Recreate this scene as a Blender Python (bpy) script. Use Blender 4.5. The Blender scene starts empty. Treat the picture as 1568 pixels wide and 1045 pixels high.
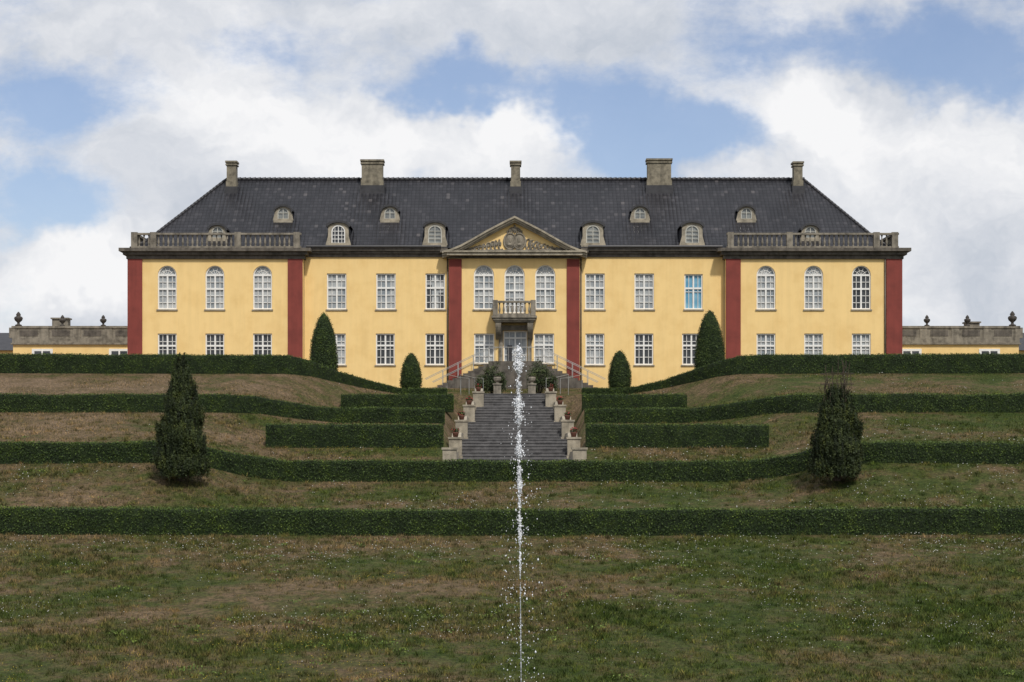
import bpy, math, random
import numpy as np
rng=np.random.default_rng(7); random.seed(7)
F=2860.0; CX=784.0; HY=700.0
def X(px,d=130.0): return (px-CX)*d/F
def Z(py,d=130.0): return (HY-py)*d/F
S=bpy.context.scene
S.view_settings.view_transform='Standard'; S.view_settings.look='None'; S.view_settings.exposure=0
col=S.collection
# ------------------------------------------------ materials
def newmat(name):
    m=bpy.data.materials.new(name); m.use_nodes=True
    nt=m.node_tree; b=nt.nodes['Principled BSDF']; return m,nt,b
def N(nt,t,**k):
    n=nt.nodes.new(t)
    for a,v in k.items(): setattr(n,a,v)
    return n
def noise(nt,vec,scale,detail=4,rough=.55):
    n=N(nt,'ShaderNodeTexNoise'); n.inputs['Scale'].default_value=scale; n.inputs['Detail'].default_value=detail
    n.inputs['Roughness'].default_value=rough
    if vec is not None: nt.links.new(vec,n.inputs['Vector'])
    return n
def ramp(nt,fac,stops):
    r=N(nt,'ShaderNodeValToRGB'); nt.links.new(fac,r.inputs['Fac'])
    e=r.color_ramp.elements
    while len(e)<len(stops): e.new(.5)
    for i,(p,c) in enumerate(stops):
        e[i].position=p; e[i].color=(*c,1)
    return r
def mixc(nt,fac,a,b,mode='MIX'):
    m=N(nt,'ShaderNodeMix',data_type='RGBA',blend_type=mode)
    for s,v in ((m.inputs[0],fac),(m.inputs[6],a),(m.inputs[7],b)):
        if hasattr(v,'is_linked'): nt.links.new(v,s)
        elif isinstance(v,tuple): s.default_value=(*v,1)
        else: s.default_value=v
    return m.outputs[2]
def mth(nt,op,a,b=None,c=None):
    m=N(nt,'ShaderNodeMath',operation=op)
    for i,v in enumerate((a,b,c)):
        if v is None: continue
        if hasattr(v,'is_linked'): nt.links.new(v,m.inputs[i])
        else: m.inputs[i].default_value=v
    return m.outputs[0]
def wpos(nt): return N(nt,'ShaderNodeNewGeometry').outputs['Position']
def scaled(nt,vec,s):
    m=N(nt,'ShaderNodeMapping'); nt.links.new(vec,m.inputs['Vector']); m.inputs['Scale'].default_value=s; return m.outputs[0]
def bump(nt,b,h,strength,dist):
    bp=N(nt,'ShaderNodeBump'); bp.inputs['Strength'].default_value=strength; bp.inputs['Distance'].default_value=dist
    nt.links.new(h,bp.inputs['Height']); nt.links.new(bp.outputs[0],b.inputs['Normal'])
def plainmat(name,c,rough=.8,var=.25,scale=2.0,bs=.3,bd=.02,streak=0.0,dark=None):
    m,nt,b=newmat(name); p=wpos(nt)
    n1=noise(nt,p,scale,5,.6)
    c2=dark or tuple(v*(1-var*1.6) for v in c)
    r=ramp(nt,n1.outputs[0],[(.3,c2),(.55,c),(.8,tuple(min(1,v*(1+var*.5)) for v in c))])
    o=r.outputs[0]
    if streak>0:
        n2=noise(nt,scaled(nt,p,(3,3,.25)),1.2,4,.6)
        r2=ramp(nt,n2.outputs[0],[(.35,(1-streak,)*3),(.6,(1,1,1))])
        o=mixc(nt,1.0,o,r2.outputs[0],'MULTIPLY')
    nt.links.new(o,b.inputs['Base Color']); b.inputs['Roughness'].default_value=rough
    n3=noise(nt,p,scale*9,3)
    bump(nt,b,n3.outputs[0],bs,bd)
    return m
M={}
M['yellow']=plainmat('yellow_stucco',(.86,.615,.265),.9,.05,.9,.25,.01,.05,(.79,.545,.22))
M['red']=plainmat('red_stucco',(.225,.045,.033),.85,.15,1.0,.2,.01,.12)
M['stone']=plainmat('weathered_sandstone',(.26,.23,.18),.9,.35,2.5,.5,.03,.35)
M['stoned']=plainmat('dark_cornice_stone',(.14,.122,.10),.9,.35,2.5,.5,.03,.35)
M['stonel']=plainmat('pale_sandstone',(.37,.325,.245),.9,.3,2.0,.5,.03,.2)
M['brickc']=plainmat('chimney_render',(.25,.22,.16),.9,.35,3.0,.5,.03,.35)
M['frame']=plainmat('white_painted_wood',(.80,.79,.75),.5,.05,3,.05,.002)
M['dframe']=plainmat('aged_painted_wood',(.50,.49,.43),.6,.15,3,.05,.002)
M['lead']=plainmat('dark_lead',(.035,.034,.037),.5,.3,3,.2,.01)
M['pipe']=plainmat('downpipe_zinc',(.10,.075,.055),.5,.2,3,.1,.01)
M['iron']=plainmat('painted_iron',(.36,.36,.34),.5,.1,3,.05,.002)
M['urn']=plainmat('dark_urn_stone',(.06,.052,.045),.8,.4,6,.4,.02)
M['bark']=plainmat('bark',(.07,.05,.035),.9,.3,8,.6,.02)
M['terracotta']=plainmat('terracotta',(.15,.06,.04),.8,.2,8,.2,.01)
M['redfl']=plainmat('red_geranium',(.28,.02,.02),.7,.3,20,.1,.01)
M['flw']=plainmat('white_petals',(.66,.66,.61),.7,.15,20,.0,.001)
M['fly']=plainmat('yellow_petals',(.5,.38,.03),.7,.1,20,.0,.001)
M['stair']=plainmat('grey_granite_steps',(.135,.13,.128),.85,.3,2.2,.4,.02,.2)
def glassmat(name,c,rough,c2=None,sp=.5):
    m,nt,b=newmat(name); p=wpos(nt)
    n=noise(nt,p,1.1,2); r=ramp(nt,n.outputs[0],[(.35,c2 or tuple(v*.7 for v in c)),(.65,c)])
    nt.links.new(r.outputs[0],b.inputs['Base Color']); b.inputs['Roughness'].default_value=rough
    b.inputs['Specular IOR Level'].default_value=sp
    n2=noise(nt,p,1.5,1); bump(nt,b,n2.outputs[0],.08,.02)
    return m
M['gpale']=glassmat('curtain_and_sky_reflection_glass',(.45,.46,.45),.08,(.20,.23,.25))  # pale tone: curtains plus sky reflection painted into the glass colour
M['gdark']=glassmat('dark_window_glass',(.06,.065,.07),.05,(.025,.028,.03))
M['gblue']=glassmat('blue_reflection_glass',(.08,.27,.42),.1,(.21,.42,.54))  # blue reflection painted into the pane colour, no blind modelled
M['gdorm']=glassmat('dormer_glass',(.28,.29,.27),.15,(.12,.13,.13))
# roof
m,nt,b=newmat('black_glazed_pantiles'); M['roof']=m
uv=N(nt,'ShaderNodeUVMap',uv_map='uv').outputs[0]
sx=N(nt,'ShaderNodeSeparateXYZ'); nt.links.new(uv,sx.inputs[0])
cu=mth(nt,'MULTIPLY',sx.outputs[0],1/.28); cv=mth(nt,'MULTIPLY',sx.outputs[1],1/.38)
fu=mth(nt,'FRACT',cu); fv=mth(nt,'FRACT',cv)
hu=mth(nt,'SINE',mth(nt,'MULTIPLY',fu,math.pi))
hv=mth(nt,'SUBTRACT',1.0,fv)
h=mth(nt,'ADD',mth(nt,'MULTIPLY',hu,.6),mth(nt,'MULTIPLY',hv,.7))
bump(nt,b,h,1.0,.05)
cell=N(nt,'ShaderNodeCombineXYZ'); nt.links.new(mth(nt,'FLOOR',cu),cell.inputs[0]); nt.links.new(mth(nt,'FLOOR',cv),cell.inputs[1])
wn=N(nt,'ShaderNodeTexWhiteNoise'); nt.links.new(cell.outputs[0],wn.inputs['Vector'])
rc=ramp(nt,wn.outputs['Value'],[(0,(.018,.018,.021)),(.85,(.028,.028,.032)),(.98,(.042,.041,.045)),(1,(.08,.075,.075))])
edge=ramp(nt,fv,[(0,(.25,.25,.25)),(.22,(.85,.85,.85)),(.75,(1.0,1.0,1.0)),(1,(1,1,1))])  # course edges and grooves between tiles darkened, shade put into the tile colour
edge2=ramp(nt,hu,[(0,(.5,.5,.5)),(.45,(1.05,1.05,1.05)),(1,(1.0,1.0,1.0))])
o=mixc(nt,1.0,rc.outputs[0],edge.outputs[0],'MULTIPLY'); o=mixc(nt,1.0,o,edge2.outputs[0],'MULTIPLY')
nn=noise(nt,wpos(nt),.35,5,.6); rr=ramp(nt,nn.outputs[0],[(.35,(.85,.85,.88)),(.7,(1.35,1.3,1.28))])
o=mixc(nt,1.0,o,rr.outputs[0],'MULTIPLY')
nt.links.new(o,b.inputs['Base Color']); b.inputs['Roughness'].default_value=.42; b.inputs['Specular IOR Level'].default_value=.35
# grass
def grassmat(name,attr):
    m,nt,b=newmat(name); p=wpos(nt)
    big=noise(nt,scaled(nt,p,(1,1.3,1)),.16,4,.62)
    mid=noise(nt,scaled(nt,p,(1,1.2,1)),.8,5,.75)
    fine=noise(nt,p,6,4,.85)
    f=mth(nt,'ADD',mth(nt,'MULTIPLY',big.outputs[0],.5),mth(nt,'MULTIPLY',mid.outputs[0],.5))
    sp=N(nt,'ShaderNodeSeparateXYZ'); nt.links.new(p,sp.inputs[0])
    f=mth(nt,'ADD',f,mth(nt,'MULTIPLY',sp.outputs[0],-.0018))
    f=mth(nt,'ADD',f,mth(nt,'MULTIPLY',mth(nt,'SUBTRACT',sp.outputs[1],72),.0010))
    r=ramp(nt,f,[(.38,(.045,.068,.014)),(.46,(.072,.085,.024)),(.52,(.108,.094,.040)),(.57,(.15,.108,.060)),(.66,(.22,.155,.10))])
    r2=ramp(nt,fine.outputs[0],[(.30,(.22,.25,.22)),(.5,(.92,.92,.92)),(.72,(1.65,1.65,1.5))])
    o=mixc(nt,1.0,r.outputs[0],r2.outputs[0],'MULTIPLY')
    if attr:
        a=N(nt,'ShaderNodeAttribute',attribute_name='shade')
        r3=ramp(nt,a.outputs['Fac'],[(0,(.35,.45,.3)),(.6,(1.0,1.1,.9)),(1,(2.1,1.9,1.4))])
        o=mixc(nt,1.0,o,r3.outputs[0],'MULTIPLY')
    nt.links.new(o,b.inputs['Base Color']); b.inputs['Roughness'].default_value=.9
    b.inputs['Specular IOR Level'].default_value=.15
    if not attr: bump(nt,b,fine.outputs[0],1.0,.15)
    return m
M['grass']=grassmat('dry_lawn',False); M['blades']=grassmat('grass_blades',True)
def leafmat(name,a_,b_,c_,core=False):
    m,nt,b=newmat(name); p=wpos(nt)
    n=noise(nt,p,1.3,4,.7)
    if core:
        f=noise(nt,p,22,3,.7).outputs[0]
    else:
        f=N(nt,'ShaderNodeAttribute',attribute_name='shade').outputs['Fac']
    r=ramp(nt,f,[(0,a_),(.55,b_),(1,c_)])
    r2=ramp(nt,n.outputs[0],[(.32,(.55,.58,.6)),(.5,(1,1,1)),(.70,(1.7,1.5,.95))])
    o=mixc(nt,1.0,r.outputs[0],r2.outputs[0],'MULTIPLY')
    nt.links.new(o,b.inputs['Base Color']); b.inputs['Roughness'].default_value=.65
    b.inputs['Specular IOR Level'].default_value=.25
    if core: bump(nt,b,f,1.0,.08)
    return m
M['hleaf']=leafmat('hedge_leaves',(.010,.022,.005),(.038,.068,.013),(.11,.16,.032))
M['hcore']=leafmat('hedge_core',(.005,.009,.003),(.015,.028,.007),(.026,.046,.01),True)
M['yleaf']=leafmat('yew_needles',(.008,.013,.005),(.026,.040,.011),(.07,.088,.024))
M['tleaf']=leafmat('topiary_leaves',(.009,.020,.005),(.030,.054,.012),(.075,.11,.025))
M['bleaf']=leafmat('shrub_leaves',(.012,.022,.008),(.04,.06,.02),(.12,.15,.07))
M['weed']=leafmat('weed_leaves',(.05,.08,.014),(.09,.14,.025),(.16,.22,.05))
m,nt,b=newmat('fountain_water'); M['water']=m
b.inputs['Roughness'].default_value=.15
n=noise(nt,wpos(nt),14,3); r=ramp(nt,n.outputs[0],[(.3,(.6,.63,.67)),(.6,(.9,.91,.93))]); nt.links.new(r.outputs[0],b.inputs['Base Color'])
m,nt,b=newmat('thin_water'); M['water2']=m
b.inputs['Roughness'].default_value=.1
n=noise(nt,wpos(nt),14,3); r=ramp(nt,n.outputs[0],[(.3,(.28,.30,.32)),(.6,(.58,.60,.62))]); nt.links.new(r.outputs[0],b.inputs['Base Color'])
m,nt,b=newmat('pool_water'); M['pool']=m
b.inputs['Base Color'].default_value=(.02,.03,.025,1); b.inputs['Roughness'].default_value=.05
n=noise(nt,wpos(nt),3,4); bump(nt,b,n.outputs[0],.4,.05)
# ------------------------------------------------ mesh helpers
def empty(name,loc=(0,0,0)):
    e=bpy.data.objects.new(name,None); col.objects.link(e); e.location=loc; return e
class MB:
    def __init__(s): s.v=[]; s.f=[]
    def add(s,vs,fs):
        o=len(s.v); s.v+= [tuple(map(float,a)) for a in vs]; s.f+=[tuple(o+i for i in f) for f in fs]
    def box(s,x0,x1,y0,y1,z0,z1):
        s.add([(x0,y0,z0),(x1,y0,z0),(x1,y1,z0),(x0,y1,z0),(x0,y0,z1),(x1,y0,z1),(x1,y1,z1),(x0,y1,z1)],
        [(0,3,2,1),(4,5,6,7),(0,1,5,4),(1,2,6,5),(2,3,7,6),(3,0,4,7)])
    def prism(s,pts,y0,y1):
        n=len(pts)
        s.add([(x,y0,z) for x,z in pts]+[(x,y1,z) for x,z in pts],
        [tuple(range(n)),tuple(range(2*n-1,n-1,-1))]+[(i,i+n,(i+1)%n+n,(i+1)%n) for i in range(n)])
    def ring(s,o,i,y0,y1):
        n=len(o)
        vs=[(x,y0,z) for x,z in o]+[(x,y0,z) for x,z in i]+[(x,y1,z) for x,z in o]+[(x,y1,z) for x,z in i]
        fs=[]
        for k in range(n-1):
            fs+=[(k,k+1,n+k+1,n+k),(2*n+k,3*n+k,3*n+k+1,2*n+k+1),(k,2*n+k,2*n+k+1,k+1),(n+k,n+k+1,3*n+k+1,3*n+k)]
        s.add(vs,fs)
    def lathe(s,c,prof,seg=10):
        vs=[];fs=[]
        for r,z in prof:
            for k in range(seg):
                a=2*math.pi*k/seg; vs.append((c[0]+r*math.cos(a),c[1]+r*math.sin(a),c[2]+z))
        for j in range(len(prof)-1):
            for k in range(seg):
                fs.append((j*seg+k,j*seg+(k+1)%seg,(j+1)*seg+(k+1)%seg,(j+1)*seg+k))
        fs.append(tuple(range(seg-1,-1,-1))); fs.append(tuple((len(prof)-1)*seg+k for k in range(seg)))
        s.add(vs,fs)
    def ell(s,c,rx,ry,rz,seg=14,rg=8):
        vs=[];fs=[]
        for j in range(1,rg):
            t=math.pi*j/rg
            for k in range(seg):
                a=2*math.pi*k/seg; vs.append((c[0]+rx*math.sin(t)*math.cos(a),c[1]+ry*math.sin(t)*math.sin(a),c[2]+rz*math.cos(t)))
        for j in range(rg-2):
            for k in range(seg): fs.append((j*seg+k,(j+1)*seg+k,(j+1)*seg+(k+1)%seg,j*seg+(k+1)%seg))
        fs.append(tuple(range(seg))); fs.append(tuple((rg-2)*seg+k for k in range(seg-1,-1,-1)))
        s.add(vs,fs)
    def tube(s,a,b,r,seg=6,r2=None):
        a=np.array(a,float); b=np.array(b,float); d=b-a; L=np.linalg.norm(d)
        if L<1e-6: return
        d/=L; u=np.cross(d,(0,0,1)) if abs(d[2])<.9 else np.cross(d,(1,0,0)); u/=np.linalg.norm(u); w=np.cross(d,u)
        if r2 is None: r2=r
        vs=[a+r*(math.cos(t)*u+math.sin(t)*w) for t in [2*math.pi*k/seg for k in range(seg)]]+[b+r2*(math.cos(t)*u+math.sin(t)*w) for t in [2*math.pi*k/seg for k in range(seg)]]
        s.add(vs,[(k,(k+1)%seg,seg+(k+1)%seg,seg+k) for k in range(seg)]+[tuple(range(seg-1,-1,-1)),tuple(range(seg,2*seg))])
    def build(s,name,mat,parent=None,smooth=False):
        me=bpy.data.meshes.new(name); me.from_pydata(s.v,[],s.f); me.validate(); me.materials.append(M[mat])
        if smooth:
            me.polygons.foreach_set('use_smooth',[True]*len(me.polygons))
        o=bpy.data.objects.new(name,me); col.objects.link(o); o.parent=parent; return o
def npmesh(name,V,k,mat,parent=None,shade=None,idx=None):
    me=bpy.data.meshes.new(name); V=np.asarray(V,np.float32); 
    me.vertices.add(len(V)); me.vertices.foreach_set('co',V.ravel())
    if idx is None: idx=np.arange(len(V))
    idx=np.asarray(idx,np.int32).ravel(); nf=len(idx)//k
    me.loops.add(len(idx)); me.loops.foreach_set('vertex_index',idx)
    me.polygons.add(nf); me.polygons.foreach_set('loop_start',np.arange(nf,dtype=np.int32)*k)
    me.polygons.foreach_set('loop_total',np.full(nf,k,np.int32))
    me.update(calc_edges=True)
    if shade is not None:
        a=me.attributes.new('shade','FLOAT','POINT'); a.data.foreach_set('value',np.asarray(shade,np.float32))
    me.materials.append(M[mat]); o=bpy.data.objects.new(name,me); col.objects.link(o); o.parent=parent; return o
def nrm(a): return a/np.maximum(np.linalg.norm(a,axis=1,keepdims=True),1e-9)
def leaves(name,P,Nn,size,mat,parent,jit=.9,aspect=.55,shade=None):
    n=len(P); nn=nrm(Nn+jit*rng.normal(size=(n,3))); t=nrm(np.cross(nn,rng.normal(size=(n,3)))); bb=np.cross(nn,t)
    s=(size*(.6+.8*rng.random(n)))[:,None]
    Q=np.stack([P-t*s,P-bb*s*aspect,P+t*s,P+bb*s*aspect],1).reshape(-1,3)
    sh=rng.random(n) if shade is None else shade
    return npmesh(name,Q,4,mat,parent,np.repeat(sh,4))
_dirs=rng.normal(size=(4,7,3)); _ph=rng.random((4,7))*6.28
def pn(P,sc):
    out=0;amp=1
    for o in range(4):
        out=out+amp*np.sin(P@_dirs[o].T*sc*(1.9**o)+_ph[o]).sum(1)/7*1.6; amp*=.55
    return out
# ------------------------------------------------ terrain
def sy(rows):
    r=np.array(rows,float)
    def f(px):
        s=np.abs(px-788); py=np.interp(s,r[:,0],r[:,1]); d=np.interp(s,r[:,0],r[:,2])
        return (px-CX)*d/F, d, (HY-py)*d/F
    return f
def fx(y,z):
    def f(px): 
        px=np.asarray(px,float); w=max(y,45); return (px-CX)*w/F, px*0+y, px*0+z
    return f
def back(f,dy,dz=0.03):
    def g(px):
        x,y,z=f(px); return x*(y+dy)/y, y+dy, z+dz
    return g
A=sy([(0,1052,52)]); B=sy([(0,821,75),(800,819,75)])
C=sy([(0,738,87),(345,738,87),(410,730,86.3),(470,716,85),(555,709,84),(800,711,84)])
C2=sy([(0,686,93),(385,686,93),(470,675,92.5),(560,668,91.5)])
D=sy([(0,649,102),(270,648,102),(330,642,101),(390,634,99.5),(440,632,98),(800,632,98)])
D2=sy([(0,627,110),(270,627,110),(340,612,108),(420,603,105),(800,603,105)])
E=sy([(0,606,120),(170,605,120),(230,595,118),(280,584,115),(310,577,113.5),(345,573,112.4),(800,572,112)])
def G(px):
    s=np.abs(px-788); z=np.interp(s,[200,350],[4.72,5.1]); d=px*0+128.0; return (px-CX)*d/F,d,z
rows=[(fx(-500,-2.0),1),(fx(-4,-1.9),1),(fx(4,-2.0),3),(fx(20,-4.8),3),(fx(34,-7.0),2),(fx(49,-7.0),2),(A,20),(B,1),(back(B,1.2),8),(C,1),(back(C,1.1),5),(C2,5),(D,1),(back(D,1.1),5),(D2,6),(E,1),(back(E,1.2),4),(G,1),(fx(150,5.1),1),(fx(400,4.5),1),(fx(3000,-5),0)]
pxs=np.concatenate([[-60000,-20000,-6000,-2500,-1200,-700,-400,-250],np.arange(-150,1720,12),[1850,2050,2400,3000,4200,8000,22000,62000]]).astype(float)
def under(px,y,z):
    k=np.clip((104-np.abs(px-788))/14,0,1); r=np.clip((y-88.4)/1.0,0,1)*np.clip((119.6-y)/1.0,0,1)
    return z-1.3*k*r
V=[];nr=0
for i,(f,sub) in enumerate(rows):
    a=np.stack(f(pxs),1)
    if i==len(rows)-1: V.append(a);nr+=1;break
    b_=np.stack(rows[i+1][0](pxs),1)
    for j in range(sub):
        t=j/sub; p=a*(1-t)+b_*t
        if j>0: p[:,2]+=.06*pn(p,.5)*np.clip(min(t,1-t)*4,0,1)
        p[:,2]=under(pxs,p[:,1],p[:,2])
        V.append(p);nr+=1
V=np.concatenate(V); nc=len(pxs)
ii,jj=np.meshgrid(np.arange(nr-1),np.arange(nc-1),indexing='ij'); q=ii*nc+jj
idx=np.stack([q,q+1,q+nc+1,q+nc],-1)
g=npmesh('ground',V,4,'grass',None,None,idx); g.data.polygons.foreach_set('use_smooth',[True]*len(g.data.polygons))
def scatter(fa,fb,n,pmin=-60,pmax=1628,t0=0,t1=1):
    px=rng.uniform(pmin,pmax,n); t=rng.uniform(t0,t1,n)[:,None]
    p=np.stack(fa(px),1)*(1-t)+np.stack(fb(px),1)*t
    keep=(np.abs(px-788)>118)|(p[:,1]<87)|(p[:,1]>121)
    return p[keep]
banks=[(A,B,140000,0,1),(back(B,1.1),C,55000,0,1),(back(C,1.1),C2,40000,0,1),(C2,D,35000,0,1),(back(D,1),D2,35000,0,1),(D2,E,35000,0,1),(back(E,1.2),G,15000,0,.9)]
P=np.concatenate([scatter(a,b_,n,t0=t0,t1=t1) for a,b_,n,t0,t1 in banks])
cs=np.concatenate([scatter(A,B,3200),scatter(back(B,1.1),C,1100),scatter(back(C,1.1),C2,600),scatter(C2,D,400),scatter(back(D,1),D2,400)])
tf=np.repeat(cs,26,0); tf=tf+rng.normal(size=tf.shape)*[.09,.09,0]
nb=len(P); P=np.concatenate([P,tf]); n=len(P)
d2=nrm(rng.normal(size=(n,3))*[1,1,0]+[0,0,1e-6]); w=rng.uniform(.010,.022,n)[:,None]
hgt=(rng.uniform(.03,.10,n)*(1+.6*np.clip(pn(P,.8),-1,1)))[:,None]; hgt[nb:]=rng.uniform(.08,.2,(n-nb,1))
lean=rng.normal(size=(n,3))*[.5,.5,0]*hgt
T=np.stack([P-d2*w-[0,0,.02],P+d2*w-[0,0,.02],P+lean+np.concatenate([0*hgt,0*hgt,hgt],1)],1).reshape(-1,3)
sh=rng.random(n); tt=rng.random(len(cs)); sh[nb:]=np.clip(np.repeat(tt,26)*.8+rng.random(n-nb)*.25,0,1)
npmesh('grass',T,3,'blades',None,np.repeat(sh,3))
def octs(P,r):
    o=np.array([(1,0,0),(-1,0,0),(0,1,0),(0,-1,0),(0,0,.8),(0,0,-.8)],float)
    Vv=P[:,None,:]+o[None]*r[:,None,None]
    f=np.array([(0,2,4),(2,1,4),(1,3,4),(3,0,4),(2,0,5),(1,2,5),(3,1,5),(0,3,5)])
    return Vv.reshape(-1,3),(np.arange(len(P))[:,None,None]*6+f[None]).reshape(-1)
P=np.concatenate([scatter(a,b_,int(n*k)) for (a,b_,n,_,_),k in zip(banks[:6],(.075,.06,.035,.03,.02,.02))])
k=pn(P*[1,1,1],.45)+.5*pn(P,2.1)+.012*P[:,0]+rng.normal(size=len(P))*.35; P=P[k>.55]; P[:,2]+=rng.uniform(.06,.13,len(P))
v,i_=octs(P,(.009+.019*rng.random(len(P))**1.6)*np.clip(P[:,1]/75,.85,1.2)); npmesh('white_clover_flowers',v,3,'flw',None,None,i_)
P=np.concatenate([scatter(A,B,2600,-60,700),scatter(A,B,600,700,1600),scatter(C,C2,500,380,700)])
k=pn(P,.6); P=P[k>.5]; P[:,2]+=rng.uniform(.06,.12,len(P))
v,i_=octs(P,rng.uniform(.010,.02,len(P))); npmesh('yellow_hawkbit_flowers',v,3,'fly',None,None,i_)
cs=np.concatenate([scatter(A,B,130),scatter(back(B,1.1),C,56),scatter(back(C,1.1),C2,20)])
PP=[];NN=[]
for c in cs:
    m_=rng.integers(12,60); s=rng.uniform(.08,.3)
    PP.append(c+rng.normal(size=(m_,3))*[s,s,.03]+[0,0,.07]); NN.append(np.tile([0,-.3,1.],(m_,1)))
leaves('weeds',np.concatenate(PP),np.concatenate(NN),.035,'weed',None)
# ------------------------------------------------ hedges
def hedge(f,p0,p1,hs,wd=1.05,dens=1.0):
    root=empty('box_hedge')
    pc=np.linspace(p0,p1,int(abs(p1-p0)/5)+2); b0=np.stack(f(pc),1)
    sarr=np.array(hs,float); hh=np.interp(np.abs(pc-788),sarr[:,0],sarr[:,1])
    tan=np.gradient(b0,axis=0); tan[:,2]=0; tan=nrm(tan); nor=np.stack([tan[:,1],-tan[:,0],0*tan[:,0]],1)
    nor[nor[:,1]>0]*=-1
    cs_=[(0,-.2),(0,.25),(0,.5),(0,.75),(.02,.93),(.08,1),(.35,1.0),(.65,1.0),(.92,1),(.98,.93),(1,.6),(1,.3),(1,-.2)]
    Vv=np.stack([b0-nor*wd*a+np.stack([0*hh,0*hh,hh*z],1) for a,z in cs_],1)
    m_=Vv.shape[1]; fl=Vv.reshape(-1,3).copy()
    dn=pn(fl,2.2)*.035; fl[:,1]+=dn; fl[:,2]+=pn(fl+5,1.3)*.04
    Nn=len(pc); a,b2=np.meshgrid(np.arange(Nn-1),np.arange(m_-1),indexing='ij'); q=a*m_+b2
    idx=list(np.stack([q,q+m_,q+m_+1,q+1],-1).reshape(-1,4))
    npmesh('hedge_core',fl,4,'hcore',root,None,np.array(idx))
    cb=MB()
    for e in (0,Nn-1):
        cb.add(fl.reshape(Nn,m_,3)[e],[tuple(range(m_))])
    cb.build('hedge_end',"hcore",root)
    L=np.abs(b0[-1,0]-b0[0,0]); n=int(L*950*dens)
    t=rng.random(n)*(Nn-1); i0=np.minimum(t.astype(int),Nn-2); fr=(t-i0)[:,None]
    bp=b0[i0]*(1-fr)+b0[i0+1]*fr; nn=nor[i0]; h_=(hh[i0]*(1-fr[:,0])+hh[i0+1]*fr[:,0])
    w_=rng.random(n); u=rng.random(n)
    front=w_<.5; top=(w_>=.5)&(w_<.93)
    a_=np.where(front,0,np.where(top,u,1)); z_=np.where(top,1,u)*h_
    PL=bp-nn*(wd*a_)[:,None]; PL[:,2]+=z_
    ND=np.where(front[:,None],nn,np.where(top[:,None],[[0,0,1.]],-nn))
    PL[:,1]+=pn(PL,2.2)*.035; PL[:,2]+=pn(PL+5,1.3)*.04
    PL+=ND*(rng.random(n)**2*.10-.01)[:,None]
    sh=np.where(top,.4+.6*rng.random(n),rng.random(n)*.8)  # top leaves toned lighter than the sides, skylight put into their colour
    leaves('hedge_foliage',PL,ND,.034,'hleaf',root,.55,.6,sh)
    for e in (0,Nn-1):
        m2=int(500*dens); a_=rng.random(m2); z_=rng.random(m2)*hh[e]
        PL=b0[e]-nor[e]*(wd*a_)[:,None]; PL[:,2]+=z_
        sg=-1 if (e==0)==(p0<p1) else 1
        leaves('hedge_end_foliage',PL,np.tile([sg,-.2,0.],(m2,1)),.032,'hleaf',root,.7,.6)
    return root
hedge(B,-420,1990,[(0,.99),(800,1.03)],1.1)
hedge(C,-420,1990,[(0,.93),(800,.93)],1.0)
for a,b_ in ((-420,680),(1990,896)):
    hedge(D,a,b_,[(0,.80),(300,.80),(400,.93),(800,.95)],1.0,.9)
    hedge(E,a,b_+ (4 if b_<788 else -4),[(0,.42),(180,.42),(260,.7),(345,1.10),(800,1.13)],1.1,.9)
for a,b_ in ((407,678),(1177,898)): hedge(C2,a,b_,[(0,1.13)],1.0,.9)
for a,b_ in ((522,694),(1052,892)): hedge(D2,a,b_,[(0,.84)],1.0,.8)
# ------------------------------------------------ topiary
def topiary(px,ptop,d,R,zb,seed):
    root=empty('clipped_yew_cone',(X(px,d),d,zb)); H=Z(ptop,d)-zb
    prof=[(0,.80),(.1,.96),(.25,1),(.4,.95),(.55,.86),(.7,.71),(.82,.54),(.92,.34),(.98,.15),(1,.03)]
    pt=np.array(prof)
    seg=28; ts=np.linspace(0.03,1,26); V_=[]
    for t in ts:
        r=np.interp(t,pt[:,0],pt[:,1])*R
        for k in range(seg):
            a=6.283*k/seg; V_.append((r*math.cos(a),r*math.sin(a),t*H))
    V_=np.array(V_); V_[:,:2]*=(1+.05*pn(V_+seed,2.0))[:,None]*.96
    a,b2=np.meshgrid(np.arange(len(ts)-1),np.arange(seg),indexing='ij')
    idx=np.stack([a*seg+b2,a*seg+(b2+1)%seg,(a+1)*seg+(b2+1)%seg,(a+1)*seg+b2],-1)
    npmesh('foliage_core',V_,4,'hcore',root,None,idx)
    n=int(9000*R*H/3); t=rng.random(n); a=rng.random(n)*6.283
    r=np.interp(t,pt[:,0],pt[:,1])*R
    keep=rng.random(n)<(r/R+.05); t=t[keep];a=a[keep];r=r[keep];n=len(t)
    Pp=np.stack([r*np.cos(a),r*np.sin(a),t*H],1); Pp[:,:2]*=(1+.05*pn(Pp+seed,2.0))[:,None]
    Nn=np.stack([np.cos(a),np.sin(a),.35+.5*t],1); Pp+=Nn*(rng.random(n)**3*.09)[:,None]
    leaves('foliage',Pp,Nn,.035,'tleaf',root,.7,.6)
    tb=MB(); tb.lathe((0,0,-.3),[(.12,0),(.10,.3),(.08,H*.6)],8); tb.build('trunk','bark',root,True)
topiary(496,480,117,.86,4.9,1); topiary(1087,476,117,.93,4.9,3)
topiary(629.5,541,124,.72,4.45,5); topiary(949,537,124,.76,4.45,9)
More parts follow.
